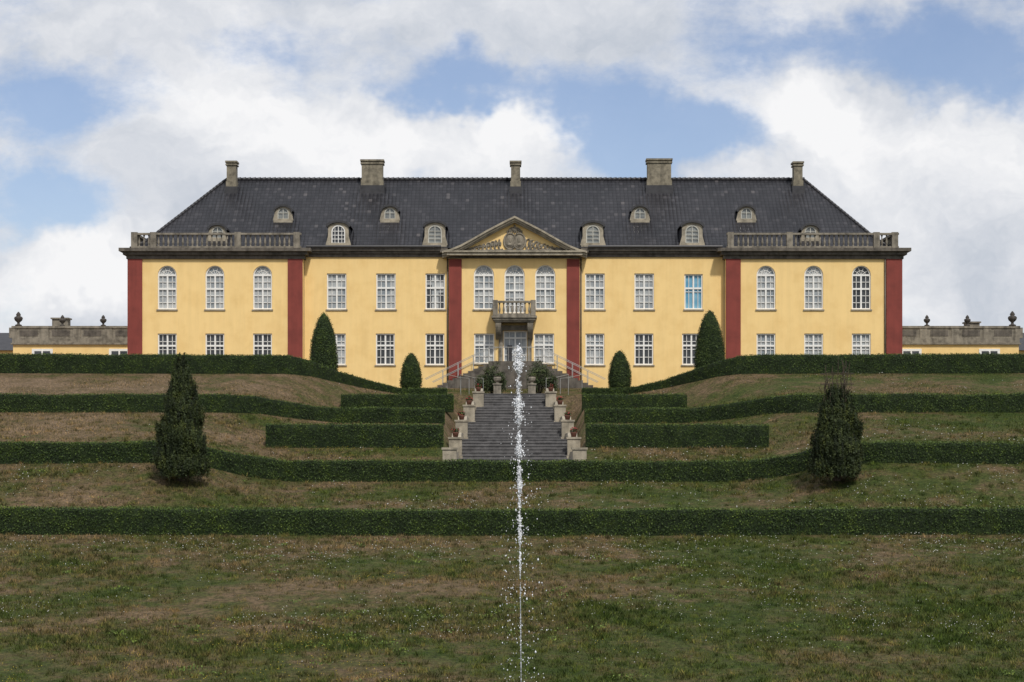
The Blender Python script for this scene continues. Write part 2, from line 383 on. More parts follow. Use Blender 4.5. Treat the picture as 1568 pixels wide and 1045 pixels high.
# ------------------------------------------------ big ragged yews
def yew(px,d,zb,prof,n,seed,wires):
    root=empty('columnar_yew_tree',(X(px,d),d,zb)); pt=np.array(prof,float); H=pt[-1,0]
    tb=MB(); tb.lathe((0,0,-.3),[(.16,0),(.13,.8),(.09,H*.5),(.03,H*.93)],8)
    for k in range(70):
        z=rng.uniform(.15,.85)*H; a=rng.random()*6.283; R=np.interp(z,pt[:,0],pt[:,1])*.85
        tb.tube((0,0,z-.15*R),(R*math.cos(a),R*math.sin(a),min(z+R*.7,H)),.025,5,.008)
    tb.build('trunk_and_limbs','bark',root)
    nc_=int(n/40); zc=pt[-1,0]*rng.random(nc_*3); R=np.interp(zc,pt[:,0],pt[:,1])
    kk=rng.random(nc_*3)<R/pt[:,1].max()+.05; zc=zc[kk];R=R[kk]; a=rng.random(len(zc))*6.283
    rr_=R*(.45+.53*rng.random(len(zc))**.5)*(1+.09*np.sin(a*3+zc*2+seed)+.09*np.sin(zc*5+a+seed))
    cc=np.stack([rr_*np.cos(a),rr_*np.sin(a),zc],1)
    m_=40; t=rng.random((len(cc),m_,1))
    dirn=np.stack([np.cos(a)*.22,np.sin(a)*.22,0*a+1],1)[:,None,:]
    Ls=rng.uniform(.2,.65,len(cc))[:,None,None]
    Pp=cc[:,None,:]+dirn*(t-.35)*Ls+rng.normal(size=(len(cc),m_,3))*.045*(1.25-t)
    Nn=np.stack([np.cos(a),np.sin(a),0*a+.3],1)[:,None,:]+0*Pp
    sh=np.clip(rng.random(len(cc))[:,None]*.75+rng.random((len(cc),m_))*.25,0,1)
    leaves('needle_sprays',Pp.reshape(-1,3),Nn.reshape(-1,3),.045,'yleaf',root,.6,.38,sh.ravel())
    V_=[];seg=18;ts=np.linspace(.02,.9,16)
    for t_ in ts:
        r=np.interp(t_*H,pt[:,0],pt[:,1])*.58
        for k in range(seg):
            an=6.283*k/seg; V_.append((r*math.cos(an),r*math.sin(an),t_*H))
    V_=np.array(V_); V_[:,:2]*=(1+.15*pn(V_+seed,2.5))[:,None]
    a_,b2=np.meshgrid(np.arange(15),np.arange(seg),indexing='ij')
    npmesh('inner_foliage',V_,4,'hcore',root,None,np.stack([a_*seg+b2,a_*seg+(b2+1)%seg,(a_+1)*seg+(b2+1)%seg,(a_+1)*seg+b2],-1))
    if wires:
        w=MB(); pts=[]
        for k in range(26):
            a=rng.random()*6.283; r0=rng.uniform(.2,.6); r1=rng.uniform(.2,1.0); z0=H*.85; p=np.array((r0*math.cos(a),r0*math.sin(a),z0))
            top=np.array((r1*math.cos(a)*.8,r1*math.sin(a)*.8,H+rng.uniform(.1,1.25)))
            for j in range(5):
                q_=p+(top-p)/(5-j)+rng.normal(size=3)*.05; w.tube(p,q_,.015,4,.012); p=q_; pts.append(q_)
        w.tube((0,0,H*.8),(.05,0,H+1.5),.02,5,.008)
        for z in (.25,.7):
            for k in range(14):
                a0=6.283*k/14;a1=6.283*(k+1)/14; w.tube((.75*math.cos(a0),.75*math.sin(a0),H+z),(.75*math.cos(a1),.75*math.sin(a1),H+z),.012,4)
        w.build('bare_twigs','bark',root)
        pts=np.array(pts); pp=np.repeat(pts,5,0)+rng.normal(size=(len(pts)*5,3))*.06
        leaves('twig_needles',pp,rng.normal(size=pp.shape),.028,'yleaf',root,.9,.4)
yew(278,82,-.75,[(0,1.02),(.3,1.14),(1.0,1.10),(1.8,1.0),(2.6,.86),(3.3,.68),(3.9,.48),(4.4,.30),(4.75,.17),(5.05,.04)],36000,1.3,False)
yew(1282,82,-.75,[(0,1.10),(.3,1.16),(1.0,1.10),(1.8,.98),(2.5,.82),(3.0,.64),(3.4,.44),(3.7,.16)],34000,4.1,True)
def shrub(px,py,d,R,zb,n=5000,nm='flowering_shrub'):
    root=empty(nm,(X(px,d),d,zb)); H=Z(py,d)-zb
    tb=MB()
    for k in range(12):
        a=rng.random()*6.28; tb.tube((0,0,-.1),(R*.7*math.cos(a),R*.7*math.sin(a),H*rng.uniform(.5,.95)),.03,5,.01)
    tb.build('stems','bark',root)
    c=rng.normal(size=(90,3)); c=nrm(c)*(rng.random((90,1))**.4)*[R*.85,R*.85,H*.5]+[0,0,H*.52]
    pp=np.repeat(c,n//90,0); pp=pp+rng.normal(size=pp.shape)*R*.14
    leaves('foliage',pp,pp-[0,0,H*.4],.04,'bleaf',root,.9,.6)
shrub(755,556,121.5,.85,4.0); shrub(825,553,121.5,.95,4.0); shrub(738,575,120.5,.5,4.0,2500); shrub(845,575,120.5,.45,4.0,2500); shrub(765,568,120.6,.5,4.0,2500); shrub(816,570,120.6,.4,4.0,2000)
# ------------------------------------------------ garden stair
st=empty('garden_staircase'); mb=MB(); ck=MB(); ped=MB()
cx=lambda d: X(788,d)
d=89.0; z=-1.1; flights=5; steps=6; tread=.40; riser=.17; land=(118.6-89-flights*steps*tread)/(flights-1)
hw=lambda d: float(np.interp(d,[89,100,108,118],[2.85,2.75,2.5,1.9]))
pots=[]
for f_ in range(flights):
    d0=d;z0=z
    for k in range(steps):
        z+=riser; w_=hw(d)
        d_end=d+tread if k<steps-1 else d+tread+land
        mb.box(cx(d)-w_,cx(d)+w_,d,d_end,z-riser-1.2,z-.045)
        mb.box(cx(d)-w_+.01,cx(d)+w_-.01,d-.035,d_end-.04,z-.045,z)
        d+=tread
    d_fl=d
    if f_<flights-1: d+=land
    for sgn in (-1,1):
        w0=hw(d0)
        xi=cx(d0)+sgn*(w0+.003); xo=cx(d0)+sgn*(w0+.5)
        xa,xb=min(xi,xo),max(xi,xo)
        zt0=z0+.45; zt1=z+.35
        v=[(xa,d0+.7,z0-1.5),(xb,d0+.7,z0-1.5),(xb,d_fl,z0-1.5),(xa,d_fl,z0-1.5),(xa,d0+.7,zt0),(xb,d0+.7,zt0),(xb,d_fl,zt1),(xa,d_fl,zt1)]
        ck.add(v,[(0,3,2,1),(4,5,6,7),(0,1,5,4),(1,2,6,5),(2,3,7,6),(3,0,4,7)])
        if f_<flights-1: ck.box(xa,xb,d_fl+.002,d,z0-1.5,zt1-.01)
        xc=(xa+xb)/2
        hp=1.45 if f_==0 else 1.0
        ped.box(xc-.33,xc+.33,d0-.02,d0+.69,z0-1.5,z0+hp)
        ped.box(xc-.38,xc+.38,d0-.07,d0+.74,z0+hp,z0+hp+.10)
        ped.box(xc-.37,xc+.37,d0-.06,d0+.73,z0-1.5,z0+.15)
        pots.append((xc,d0+.33,z0+hp+.10))
mb.build('steps','stair',st); ck.build('cheek_walls','stonel',st); ped.build('pedestals','stonel',st)
tl=MB(); tl.box(cx(119)-2.6,cx(119)+2.6,118.62,121,2.5,4.02); tl.build('top_landing','stair',st)
tp=MB()
for s_ in (-1,1):
    x=cx(119.2)+s_*1.1
    tp.box(x-.24,x+.24,118.9,119.4,3.9,4.6); tp.box(x-.29,x+.29,118.84,119.46,4.6,4.68)
    tp.lathe((x,119.15,4.68),[(.12,0),(.1,.08),(.22,.2),(.26,.34),(.22,.42),(.27,.48)],10)
tp.build('landing_piers','stone',st)
def pot(p):
    r=empty('flower_pot',p); b_=MB(); b_.lathe((0,0,0),[(.12,0),(.16,.18),(.19,.22),(.19,.25),(.15,.25)],12); b_.build('pot','terracotta',r,True)
    n=220; c=nrm(rng.normal(size=(n,3)))*rng.random((n,1))**.4*[.2,.2,.12]+[0,0,.33]
    leaves('leaves',c,c,.038,'bleaf',r); c=nrm(rng.normal(size=(34,3)))*[.2,.2,.12]+[0,0,.37]; leaves('blossoms',c,c,.036,'redfl',r,.6,.9)
for i_,p in enumerate(pots):
    if 2<=i_: pot(p)
# ------------------------------------------------ MANOR
man=empty('manor_house',(0,0,0))
wall={k:MB() for k in('yellow','red')}
fr=MB(); gl={'gpale':MB(),'gdark':MB(),'gblue':MB()}; sill=MB()
def arcpts(cx_,w,zt,n=10,rise=None):
    r=w/2; ry=rise or r
    return [(cx_-r*math.cos(math.pi*k/n),zt-ry+ry*math.sin(math.pi*k/n)) for k in range(n+1)]
def window(cx_,w,zb,zt,y,arch,glass,cols=4,rowsn=4,transom=.0,style=0):
    yg=y+.22; x0=cx_-w/2; x1=cx_+w/2
    outline=[(x0,zb)]+(arcpts(cx_,w,zt) if arch else [(x0,zt),(x1,zt)])+[(x1,zb)]
    n=len(outline)
    for k in range(n):
        a=outline[k]; b_=outline[(k+1)%n]
        wall['yellow'].add([(a[0],y,a[1]),(b_[0],y,b_[1]),(b_[0],y+.3,b_[1]),(a[0],y+.3,a[1])],[(0,1,2,3)])
    if arch:
        ap=arcpts(cx_,w,zt); h_=len(ap)//2
        wall['yellow'].add([(x0,y,zt)]+[(p[0],y,p[1]) for p in ap[:h_+1]],[(0,i,i+1) for i in range(1,h_+1)])
        wall['yellow'].add([(x1,y,zt)]+[(p[0],y,p[1]) for p in ap[h_:]],[(0,i,i+1) for i in range(1,len(ap)-h_)])
    gl[glass].add([(p[0],yg,p[1]) for p in outline],[tuple(range(n))])
    t=.085
    inner=[(x0+t,zb+t)]+([(cx_+(p[0]-cx_)*(1-2*t/w),p[1]-t*.7) for p in arcpts(cx_,w,zt)] if arch else [(x0+t,zt-t),(x1-t,zt-t)])+[(x1-t,zb+t)]
    fr.ring(outline+[outline[0]],inner+[inner[0]],y+.09,yg+.02)
    zs=zt-(w/2 if arch else 0)
    def vbar(x,za,zb_,hw_,yo=0): fr.box(x-hw_,x+hw_,y+.12+yo,yg+.012,za,zb_)
    def hbar(z_,xa,xb,hw_,yo=0): fr.box(xa,xb,y+.14+yo,yg+.014,z_-hw_,z_+hw_)
    top=zs if arch else zt
    vbar(cx_,zb+t,(zs if arch else zt-t),.055)
    q_=w/4
    for x in (cx_-q_,cx_+q_): vbar(x,zb+t,(zs-.03 if arch else zt-t),.018,.03)
    H=top-zb
    if transom: 
        hbar(zb+H*transom,x0+t,x1-t,.06,-.03)
    for k in range(1,rowsn):
        z_=zb+H*k/rowsn
        if transom and abs(z_-(zb+H*transom))<.15: continue
        hbar(z_,x0+t,x1-t,.02,.01)
    if arch:
        hbar(zs,x0+t,x1-t,.06,-.03)
        for an in (36,72,108,144):
            a=math.radians(an); fr.tube((cx_,yg-.03,zs),(cx_+(w/2-t)*math.cos(a),yg-.03,zs+(w/2-t)*.95*math.sin(a)),.018,4)
        ap=arcpts(cx_,w*.48,zs+w*.24,8); 
        for a,b_ in zip(ap[:-1],ap[1:]): fr.tube((a[0],yg-.03,a[1]),(b_[0],yg-.03,b_[1]),.018,4)
    sill.box(x0-.08,x1+.08,y-.08,y+.1,zb-.09,zb-.002)
def facade(px0,px1,dep,ops,zb=4.0,ptop=393):
    x0,x1=X(px0,dep),X(px1,dep); zt=Z(ptop,dep)
    O=[]
    for (c,w,pb,pt_,arch,glass,kw) in ops:
        cx_=X(c,dep); W_=w*dep/F; O.append((cx_,W_,Z(pb,dep),Z(pt_,dep),arch,glass,kw))
    xs=sorted(set([x0,x1]+[round(o[0]+s*o[1]/2,5) for o in O for s in(-1,1)])); zs=sorted(set([zb,zt]+[round(o[k],5) for o in O for k in(2,3)]))
    for i in range(len(xs)-1):
        for j in range(len(zs)-1):
            mx=(xs[i]+xs[i+1])/2; mz=(zs[j]+zs[j+1])/2
            if any(abs(mx-o[0])<o[1]/2 and o[2]<mz<o[3] for o in O): continue
            wall['yellow'].add([(xs[i],dep,zs[j]),(xs[i+1],dep,zs[j]),(xs[i+1],dep,zs[j+1]),(xs[i],dep,zs[j+1])],[(0,1,2,3)])
    for o in O: window(o[0],o[1],o[2],o[3],dep,o[4],o[5],**o[6])
DW=129.3; DM=130.0; DC=129.7
ku=dict(rowsn=5,transom=.60); kl=dict(rowsn=4,transom=.62)
for cs3 in ((256,329,402),(1173,1246,1319)):
    ops=[]
    for i,c in enumerate(cs3):
        ops.append((c,29,474,407,True,'gdark' if c==1319 else 'gpale',ku))
        ops.append((c,29,560,511,False,'gdark' if c<800 else 'gpale',kl))
    a,b_=(197,464) if cs3[0]<700 else (1111,1380)
    facade(a,b_,DW,ops,ptop=397)
facade(464,687,DM,[(515.5,30,474,419,False,'gpale',ku),(591,30,474,419,False,'gpale',ku),(666.5,30,474,419,False,'gpale',ku)]+[(c,29,559,511,False,'gdark' if c>530 else 'gpale',kl) for c in(515,590,666)])
facade(888,1111,DM,[(911,30,474,419,False,'gpale',ku),(986.5,30,474,419,False,'gpale',ku),(1062,28,474,420,False,'gblue',dict(rowsn=2,transom=.6))]+[(c,29,559,511,False,'gdark' if c in(986,1059) else 'gpale',kl) for c in(911,986,1059)])
facade(687,888,DC,[(741,31,474,406,True,'gpale',ku),(788,31,480,406,True,'gpale',ku),(835,31,474,406,True,'gpale',ku),(741.5,31,557,511,False,'gpale',kl),(833,31,557,511,False,'gpale',kl),(789,36,556,507,False,'gpale',dict(rowsn=4,transom=.78))])
dd=MB(); dd.box(X(777,DC),X(784,DC),DC+.08,DC+.215,Z(555.5,DC),Z(529,DC)); dd.build('open_door','lead',man)
cu_=MB(); 
for a,b_,t_,l_ in ((654,661,436,472),(671.5,679,448,472),(654,661,421,430),(671.5,679,421,430)): cu_.box(X(a),X(b_),DM+.205,DM+.216,Z(l_),Z(t_))
cu_.build('open_sash_panes','gdark',man)
for x,ya,yb in ((X(197,DW),DW,144),(X(1380,DW),DW,144),(X(464,DW),DW,DM),(X(1111,DW),DW,DM),(X(687,DC),DC,DM),(X(888,DC),DC,DM)):
    wall['yellow'].add([(x,ya,4),(x,yb,4),(x,yb,14.3),(x,ya,14.3)],[(0,1,2,3)])
wall['yellow'].add([(X(197,DW),144,4),(X(1380,DW),144,4),(X(1380,DW),144,14.3),(X(197,DW),144,14.3)],[(0,1,2,3)])
for a,b_,dp in ((197,218,DW),(441,463.5,DW),(1111.5,1134,DW),(1357,1380,DW),(687.5,707,DC),(868,887.5,DC)):
    wall['red'].box(X(a,dp)-(.06 if a==197 else 0),X(b_,dp)+(.06 if b_==1380 else 0),dp-.10,dp+ (1.2 if a in(197,1357) else .05),4.0,Z(397,dp))
wall['yellow'].build('walls','yellow',man); wall['red'].build('pilasters','red',man)
fr.build('window_frames','frame',man); sill.build('window_sills','stonel',man)
for k in gl: gl[k].build('window_panes_'+k[1:],k,man)
pl=MB(); 
for a,b_,dp in((464,687,DM),(707,770,DC),(808,868,DC),(888,1111,DM)): pl.box(X(a,dp),X(b_,dp),dp-.06,dp,4.0,4.75)
pl.build('plinth','yellow',man)
dpm=MB()
for p,dp in ((465,DM),(1109.5,DM),(685.5,DM),(889.5,DM),(1355,DW)): 
    x=X(p,dp); dpm.lathe((x,dp-.09,4.2),[(.055,0),(.055,Z(396,dp)-4.2)],8)
dpm.build('downpipes','pipe',man,True)
co=MB(); cl=MB()
def cornice(p0,p1,dep,ytop,sc,mbx,ends=(0,0),h=(397,391,386,381)):
    x0,x1=X(p0,dep),X(p1,dep)
    pr=(.14,.34,.58)
    for i in range(3):
        e0=pr[i]*sc if ends[0] else -.002*i; e1=pr[i]*sc if ends[1] else -.002*i
        mbx.box(x0-e0,x1+e1,dep-pr[i]*sc,dep+.9,Z(h[i],dep),Z(h[i+1],dep)+(.002 if i<2 else 0))
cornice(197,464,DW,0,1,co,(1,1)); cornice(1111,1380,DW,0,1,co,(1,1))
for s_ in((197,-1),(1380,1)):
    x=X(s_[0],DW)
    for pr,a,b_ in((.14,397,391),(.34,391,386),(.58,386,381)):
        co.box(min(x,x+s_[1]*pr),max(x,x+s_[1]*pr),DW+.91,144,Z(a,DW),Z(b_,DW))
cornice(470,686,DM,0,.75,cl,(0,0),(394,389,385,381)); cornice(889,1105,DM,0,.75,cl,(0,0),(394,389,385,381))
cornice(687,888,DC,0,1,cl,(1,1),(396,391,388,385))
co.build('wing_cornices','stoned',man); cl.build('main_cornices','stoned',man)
gt=MB()
for a,b_ in((470,676),(900,1105)):
    gt.tube((X(a),DM-.52,Z(379)),(X(b_),DM-.52,Z(379)),.09,8)
gt.build('gutters','lead',man)
bal=MB()
def baluster(mbx,x,y,z,h):
    mbx.lathe((x,y,z),[(.07,0),(.07,.06*h),(.045,.1*h),(.085,.32*h),(.075,.45*h),(.04,.7*h),(.04,.84*h),(.065,.9*h),(.065,h)],7)
def balrow(mbx,xa,xb,y,z0,h,posts,pw=.3,sp=.27,th=.26):
    mbx.box(xa,xb,y-th/2,y+th/2,z0,z0+.13); mbx.box(xa,xb,y-th/2-.04,y+th/2+.04,z0+h-.13,z0+h)
    for p in posts: mbx.box(p-pw/2,p+pw/2,y-th/2-.07,y+th/2+.07,z0-.0015,z0+h+.05)
    n=int((xb-xa)/sp)
    for k in range(n):
        x=xa+(k+.5)*(xb-xa)/n
        if any(abs(x-p)<pw/2+.08 for p in posts): continue
        baluster(mbx,x,y,z0+.13,h-.26)
zb_=Z(381,DW)
for a,b_,ps in ((203,462,(207,236,365,455)),(1112,1375,(1118,1208,1341,1369))):
    balrow(bal,X(a,DW),X(b_,DW),DW-.2,zb_,1.05,[X(p,DW) for p in ps],.42,.33)
for p,s_ in((207,-1),(1369,1)):
    x=X(p,DW)
    bal.box(x-.13,x+.13,DW+.05,141,zb_,zb_+.15); bal.box(x-.17,x+.17,DW+.05,141,zb_+.89,zb_+1.05)
    for k in range(36): baluster(bal,x,DW+.4+k*.32,zb_+.15,.74)
bal.build('roof_balustrades','stone',man)
def roofmesh():
    xe0,xe1=X(202,130),X(1366,130); ye0,ye1=129.55,144.45
    ze=Z(380,129.5); xr0,xr1=X(346,137),X(1231,137); zr=Z(275.5,137); yr=137.0
    prof=[(0,0),(.09,.055),(.2,.15),(.35,.31),(1,1)]
    L=[]
    for t,h_ in prof:
        L.append((xe0+(xr0-xe0)*t,xe1+(xr1-xe1)*t,ye0+(yr-ye0)*t,ye1+(yr-ye1)*t,ze+(zr-ze)*h_))
    vs=[];uvs=[];fs=[]
    def quad(pts,uvq):
        o=len(vs); vs.extend(pts); fs.append(tuple(range(o,o+len(pts)))); uvs.extend(uvq)
    s=0
    for a,b_ in zip(L[:-1],L[1:]):
        ds=math.hypot(b_[2]-a[2],b_[4]-a[4])
        quad([(a[0],a[2],a[4]),(a[1],a[2],a[4]),(b_[1],b_[2],b_[4]),(b_[0],b_[2],b_[4])],[(a[0],s),(a[1],s),(b_[1],s+ds),(b_[0],s+ds)])
        quad([(a[1],a[3],a[4]),(a[0],a[3],a[4]),(b_[0],b_[3],b_[4]),(b_[1],b_[3],b_[4])],[(a[1],s),(a[0],s),(b_[0],s+ds),(b_[1],s+ds)])
        quad([(a[0],a[3],a[4]),(a[0],a[2],a[4]),(b_[0],b_[2],b_[4]),(b_[0],b_[3],b_[4])],[(a[3],s),(a[2],s),(b_[2],s+ds),(b_[3],s+ds)])
        quad([(a[1],a[2],a[4]),(a[1],a[3],a[4]),(b_[1],b_[3],b_[4]),(b_[1],b_[2],b_[4])],[(a[2],s),(a[3],s),(b_[3],s+ds),(b_[2],s+ds)])
        s+=ds
    me=bpy.data.meshes.new('roof'); me.from_pydata(vs,[],fs); u=me.uv_layers.new(name='uv')
    for l in me.loops: u.data[l.index].uv=uvs[l.vertex_index]
    me.materials.append(M['roof']); o=bpy.data.objects.new('roof',me); col.objects.link(o); o.parent=man
    rd=MB()
    n=int((xr1-xr0)/.36)
    for k in range(n):
        x=xr0+k*(xr1-xr0)/n; rd.tube((x,yr,zr+.02),(x+(xr1-xr0)/n*1.1,yr,zr+.045),.115,8,.15)
    for q in (0,1):
        for yi in (2,3):
            for a,b_ in zip(L[:-1],L[1:]):
                A_=np.array((a[q],a[yi],a[4]));B_=np.array((b_[q],b_[yi],b_[4])); m_=max(1,int(np.linalg.norm(B_-A_)/.38))
                for k in range(m_):
                    rd.tube(A_+(B_-A_)*k/m_,A_+(B_-A_)*(k+1.1)/m_,.12,6,.10)
    rd.build('ridge_tiles','lead',man,True)
    return L
L=roofmesh()
def roof_y(py):
    y=133.
    for _ in range(60):
        z=(HY-py)*y/F
        hs=[l[4] for l in L]; ys=[l[2] for l in L]; y=.5*y+.5*float(np.interp(z,hs,ys))
    return y
ch=MB(); chd=MB()
for c,w,pt_,pb in ((355.5,14,248,287),(570.5,32,246,285),(789.5,14,248,287),(1009,36,244.5,285),(1221,13,249,286)):
    d_=136.1; x=X(c,d_); h_=w*d_/F/2; zt=Z(pt_,d_); zb2=Z(pb,d_)-.6
    ch.box(x-h_,x+h_,d_-.45,d_+.45,zb2,zt-.32); ch.box(x-h_-.08,x+h_+.08,d_-.53,d_+.53,zt-.32,zt-.22); ch.box(x-h_+.02,x+h_-.02,d_-.43,d_+.43,zt-.22,zt-.13); ch.box(x-h_-.1,x+h_+.1,d_-.55,d_+.55,zt-.13,zt)
    ch.box(x-h_-.05,x+h_+.05,d_-.50,d_+.50,zb2,Z(pb-8,d_)); 
    chd.box(x-h_-.14,x+h_+.14,d_-.56,d_+.5,zb2-.3,Z(pb+.5,d_)); chd.box(x-h_+.15,x+h_-.15,d_-.35,d_+.35,zt,zt+.02)
ch.build('chimneys','brickc',man); chd.build('chimney_flashings','lead',man)
db=MB(); dfm=MB(); dw=MB(); ds_=MB(); dg={'gdorm':MB(),'gdark':MB()}
def dormer(c,pt_,pb,w,glass,white,small):
    y0=roof_y(pb)-.05; cx_=X(c,y0); W_=w*y0/F; zt=Z(pt_,y0); zb2=Z(pb,y0)
    n=12; rise=W_*(.22 if not small else .32)
    def outline(wd,zt_,zb3,rs): 
        return [(cx_-wd/2,zb3)]+[(cx_-wd/2*math.cos(math.pi*k/n),zt_-rs+rs*math.sin(math.pi*k/n)) for k in range(n+1)]+[(cx_+wd/2,zb3)]
    db.prism(outline(W_*.92,zt-.1,zb2-.2,rise),y0+.12,y0+3.2)
    ro=outline(W_*1.08,zt+.04,zt-rise-.12,rise*1.1)[1:-1]; ri=outline(W_*.92,zt-.1,zb2,rise)[1:-1]
    db.ring(ro,ri,y0-.14,y0+3.3)
    iw=W_*.60; it=zt-.26 if not small else zt-.20; ib=zb2+(.22 if not small else .18)
    irs=iw*.45
    O=outline(W_*.9,zt-.1,zb2,rise); I=outline(iw,it,ib,irs)
    dfm.ring(O+[O[0]],I+[I[0]],y0,y0+.119)
    dfm.box(cx_-W_*.52,cx_+W_*.52,y0-.08,y0+.1,zb2-.12,zb2+.06)
    for s_ in(-1,1): dfm.prism([(cx_+s_*W_*.45,zb2+.06),(cx_+s_*W_*.56,zb2+.06),(cx_+s_*W_*.5,zb2+.4),(cx_+s_*W_*.45,zb2+.7)],y0+.01,y0+.1)
    dg[glass].add([(p[0],y0+.1,p[1]) for p in I],[tuple(range(len(I)))])
    t=dw if white else ds_
    t.box(cx_-.025,cx_+.025,y0+.03,y0+.095,ib,it)
    zs=it-irs
    for k in ((0,.33,.66,1.0) if not small else (0,1.0)): t.box(cx_-iw/2,cx_+iw/2,y0+.04,y0+.093,ib+(zs-ib)*k-.02,ib+(zs-ib)*k+.02)
    Iin=[(cx_+(p[0]-cx_)*.86,ib+(p[1]-ib)*.93) for p in I]
    t.ring(I+[I[0]],Iin+[Iin[0]],y0+.02,y0+.098)
    for s_ in((-.25,.25) if white else ()): t.box(cx_+s_*iw-.015,cx_+s_*iw+.015,y0+.045,y0+.092,ib,it-.1)
for c,g_,wh in((518,'gdark',True),(666,'gdorm',False),(908,'gdorm',False),(1060,'gdorm',False)): dormer(c,339,377,35,g_,wh,False)
for c in(433.5,597,980,1143): dormer(c,314.5,339,28,'gdorm',False,True)
for c in(333,1241): dormer(c,343,368,29,'gdorm',False,True)
db.build('dormer_roofs','lead',man); dfm.build('dormer_fronts','stonel',man); dw.build('dormer_sashes','frame',man); ds_.build('dormer_aged_sashes','dframe',man)
for k in dg: dg[k].build('dormer_panes_'+k[1:],k,man)
# pediment
pe=MB(); ty=MB(); prf=MB(); rel=MB()
DP=129.05
left=[(677,385),(690,381.5),(706,375),(725,364.5),(745,353),(766,342),(788,331)]
right=[(1576-a,b_) for a,b_ in left[::-1]][1:]
outp=[(X(a,DP),Z(b_,DP)) for a,b_ in left+right]
def off(k): return [(X(a,DP),Z(b_+k,DP)) for a,b_ in left+right]
pe.ring(off(0),off(3.2),DP-.12,DP+.9); pe.ring(off(3.25),off(6.5),DP,DP+.9); pe.ring(off(6.55),off(9.5),DP+.15,DP+.9)
prf.prism([(x,z-.03) for x,z in outp],DP+.91,134.5)
ins=[(X(a,129.55),Z(b_+8,129.55)) for a,b_ in left+right][2:-2]
ty.prism([(ins[0][0],Z(386,129.55))]+ins+[(ins[-1][0],Z(386,129.55))],129.55,129.9)
pe.box(X(684,DP),X(892,DP),DP-.05,DC-.3,Z(391,DP),Z(386.5,DP)); pe.box(X(679,DP),X(897,DP),DP-.15,DC-.3,Z(386.5,DP)+.002,Z(384.6,DP)+.02)
pe.build('pediment_cornice','stonel',man); ty.build('pediment_tympanum','yellow',man); prf.build('pediment_roof','lead',man)
def torus(mbx,cx_,z,ra,rb,th,y,a0=0,a1=6.2832,n=22):
    pts=[(cx_+ra*math.cos(a0+(a1-a0)*k/n),y,z+rb*math.sin(a0+(a1-a0)*k/n)) for k in range(n+1)]
    for a,b_ in zip(pts[:-1],pts[1:]): mbx.tube(a,b_,th,6)
yR=129.50; mc=X(788,yR); mz=Z(370,yR)
for s_ in(-1,1):
    torus(rel,mc+s_*.32,mz,.42,.55,.07,yR); rel.ell((mc+s_*.32,yR+.02,mz),.36,.1,.48)
    rel.ell((mc+s_*.3,yR-.06,mz+.1),.12,.06,.2); rel.ell((mc+s_*.34,yR-.06,mz-.22),.16,.06,.1)
torus(rel,mc,mz+.72,.38,.22,.08,yR,0,math.pi); rel.ell((mc,yR,mz+.85),.22,.08,.18); rel.ell((mc,yR,mz+1.08),.07,.07,.09)
for k in range(9): rel.tube((mc-.5+k*.125,yR,mz+.58),(mc-.5+k*.125,yR,mz+.75+.12*math.sin(k*math.pi/8)),.05,5)
for s_ in(-1,1):
    x=mc+s_*.95
    for i in range(9):
        hh_=max(.16,.85*(1-i/9.0)); zc=Z(384,yR)+hh_*.5
        torus(rel,x,zc,.18,hh_*.45,.055,yR-.01*(i%2),rng.random()*2,rng.random()*2+4.6,14)
        rel.ell((x+s_*.05,yR,zc+.05),.09,.06,hh_*.2,8,6)
        rel.tube((x-.1,yR,zc-hh_*.3),(x+s_*.3,yR,zc+hh_*.3),.05,5,.02)
        x+=s_*.28
rel.tube((mc-3.4,yR,Z(384,yR)),(mc+3.4,yR,Z(384,yR)),.07,6)
rel.build('pediment_relief','stone',man)
# balcony
bc=MB(); yb=128.3
x0,x1=X(755,yb),X(820,yb); zf=Z(484,yb)
bc.box(x0-.1,x1+.1,yb-.05,DC-.002,zf-.12,zf+.02); bc.box(x0,x1,yb+.05,DC-.003,zf-.28,zf-.12); bc.box(x0+.1,x1-.1,yb+.15,DC-.004,zf-.40,zf-.28)
balrow(bc,x0,x1,yb+.12,zf+.02,1.02,[x0+.16,x1-.16],.34,.28,.22)
for x in(x0+.12,x1-.12):
    bc.box(x-.11,x+.11,yb+.3,DC-.005,zf+.02,zf+.16); bc.box(x-.13,x+.13,yb+.3,DC-.005,zf+.9,zf+1.04)
    for k in range(4): baluster(bc,x,yb+.45+k*.25,zf+.16,.74)
for p in(763,812):
    x=X(p,yb)
    n=10; pts=[(DC-.01,zf-.4)]+[(yb+.2+(1.25)*(1-math.cos(k/n*1.57)),zf-.4-1.15*math.sin(k/n*1.57)) for k in range(n+1)]
    w_=.19; vs=[(x-w_,a,b_) for a,b_ in pts]+[(x+w_,a,b_) for a,b_ in pts]; m_=len(pts)
    bc.add(vs,[tuple(range(m_)),tuple(range(2*m_-1,m_-1,-1))]+[(i,i+m_,(i+1)%m_+m_,(i+1)%m_) for i in range(m_)])
    bc.lathe((x,yb+.55,zf-.85),[(.16,0),(.22,.1),(.22,.35),(.16,.45)],10)
bc.box(X(764,129.4),X(812,129.4),129.45,DC-.004,Z(506.5,DC)+.002,Z(499,DC))
for p in(767,811): bc.box(X(p-3,DC),X(p+3,DC),129.5,DC-.004,Z(556,DC),Z(506.5,DC))
bc.build('balcony','stone',man)
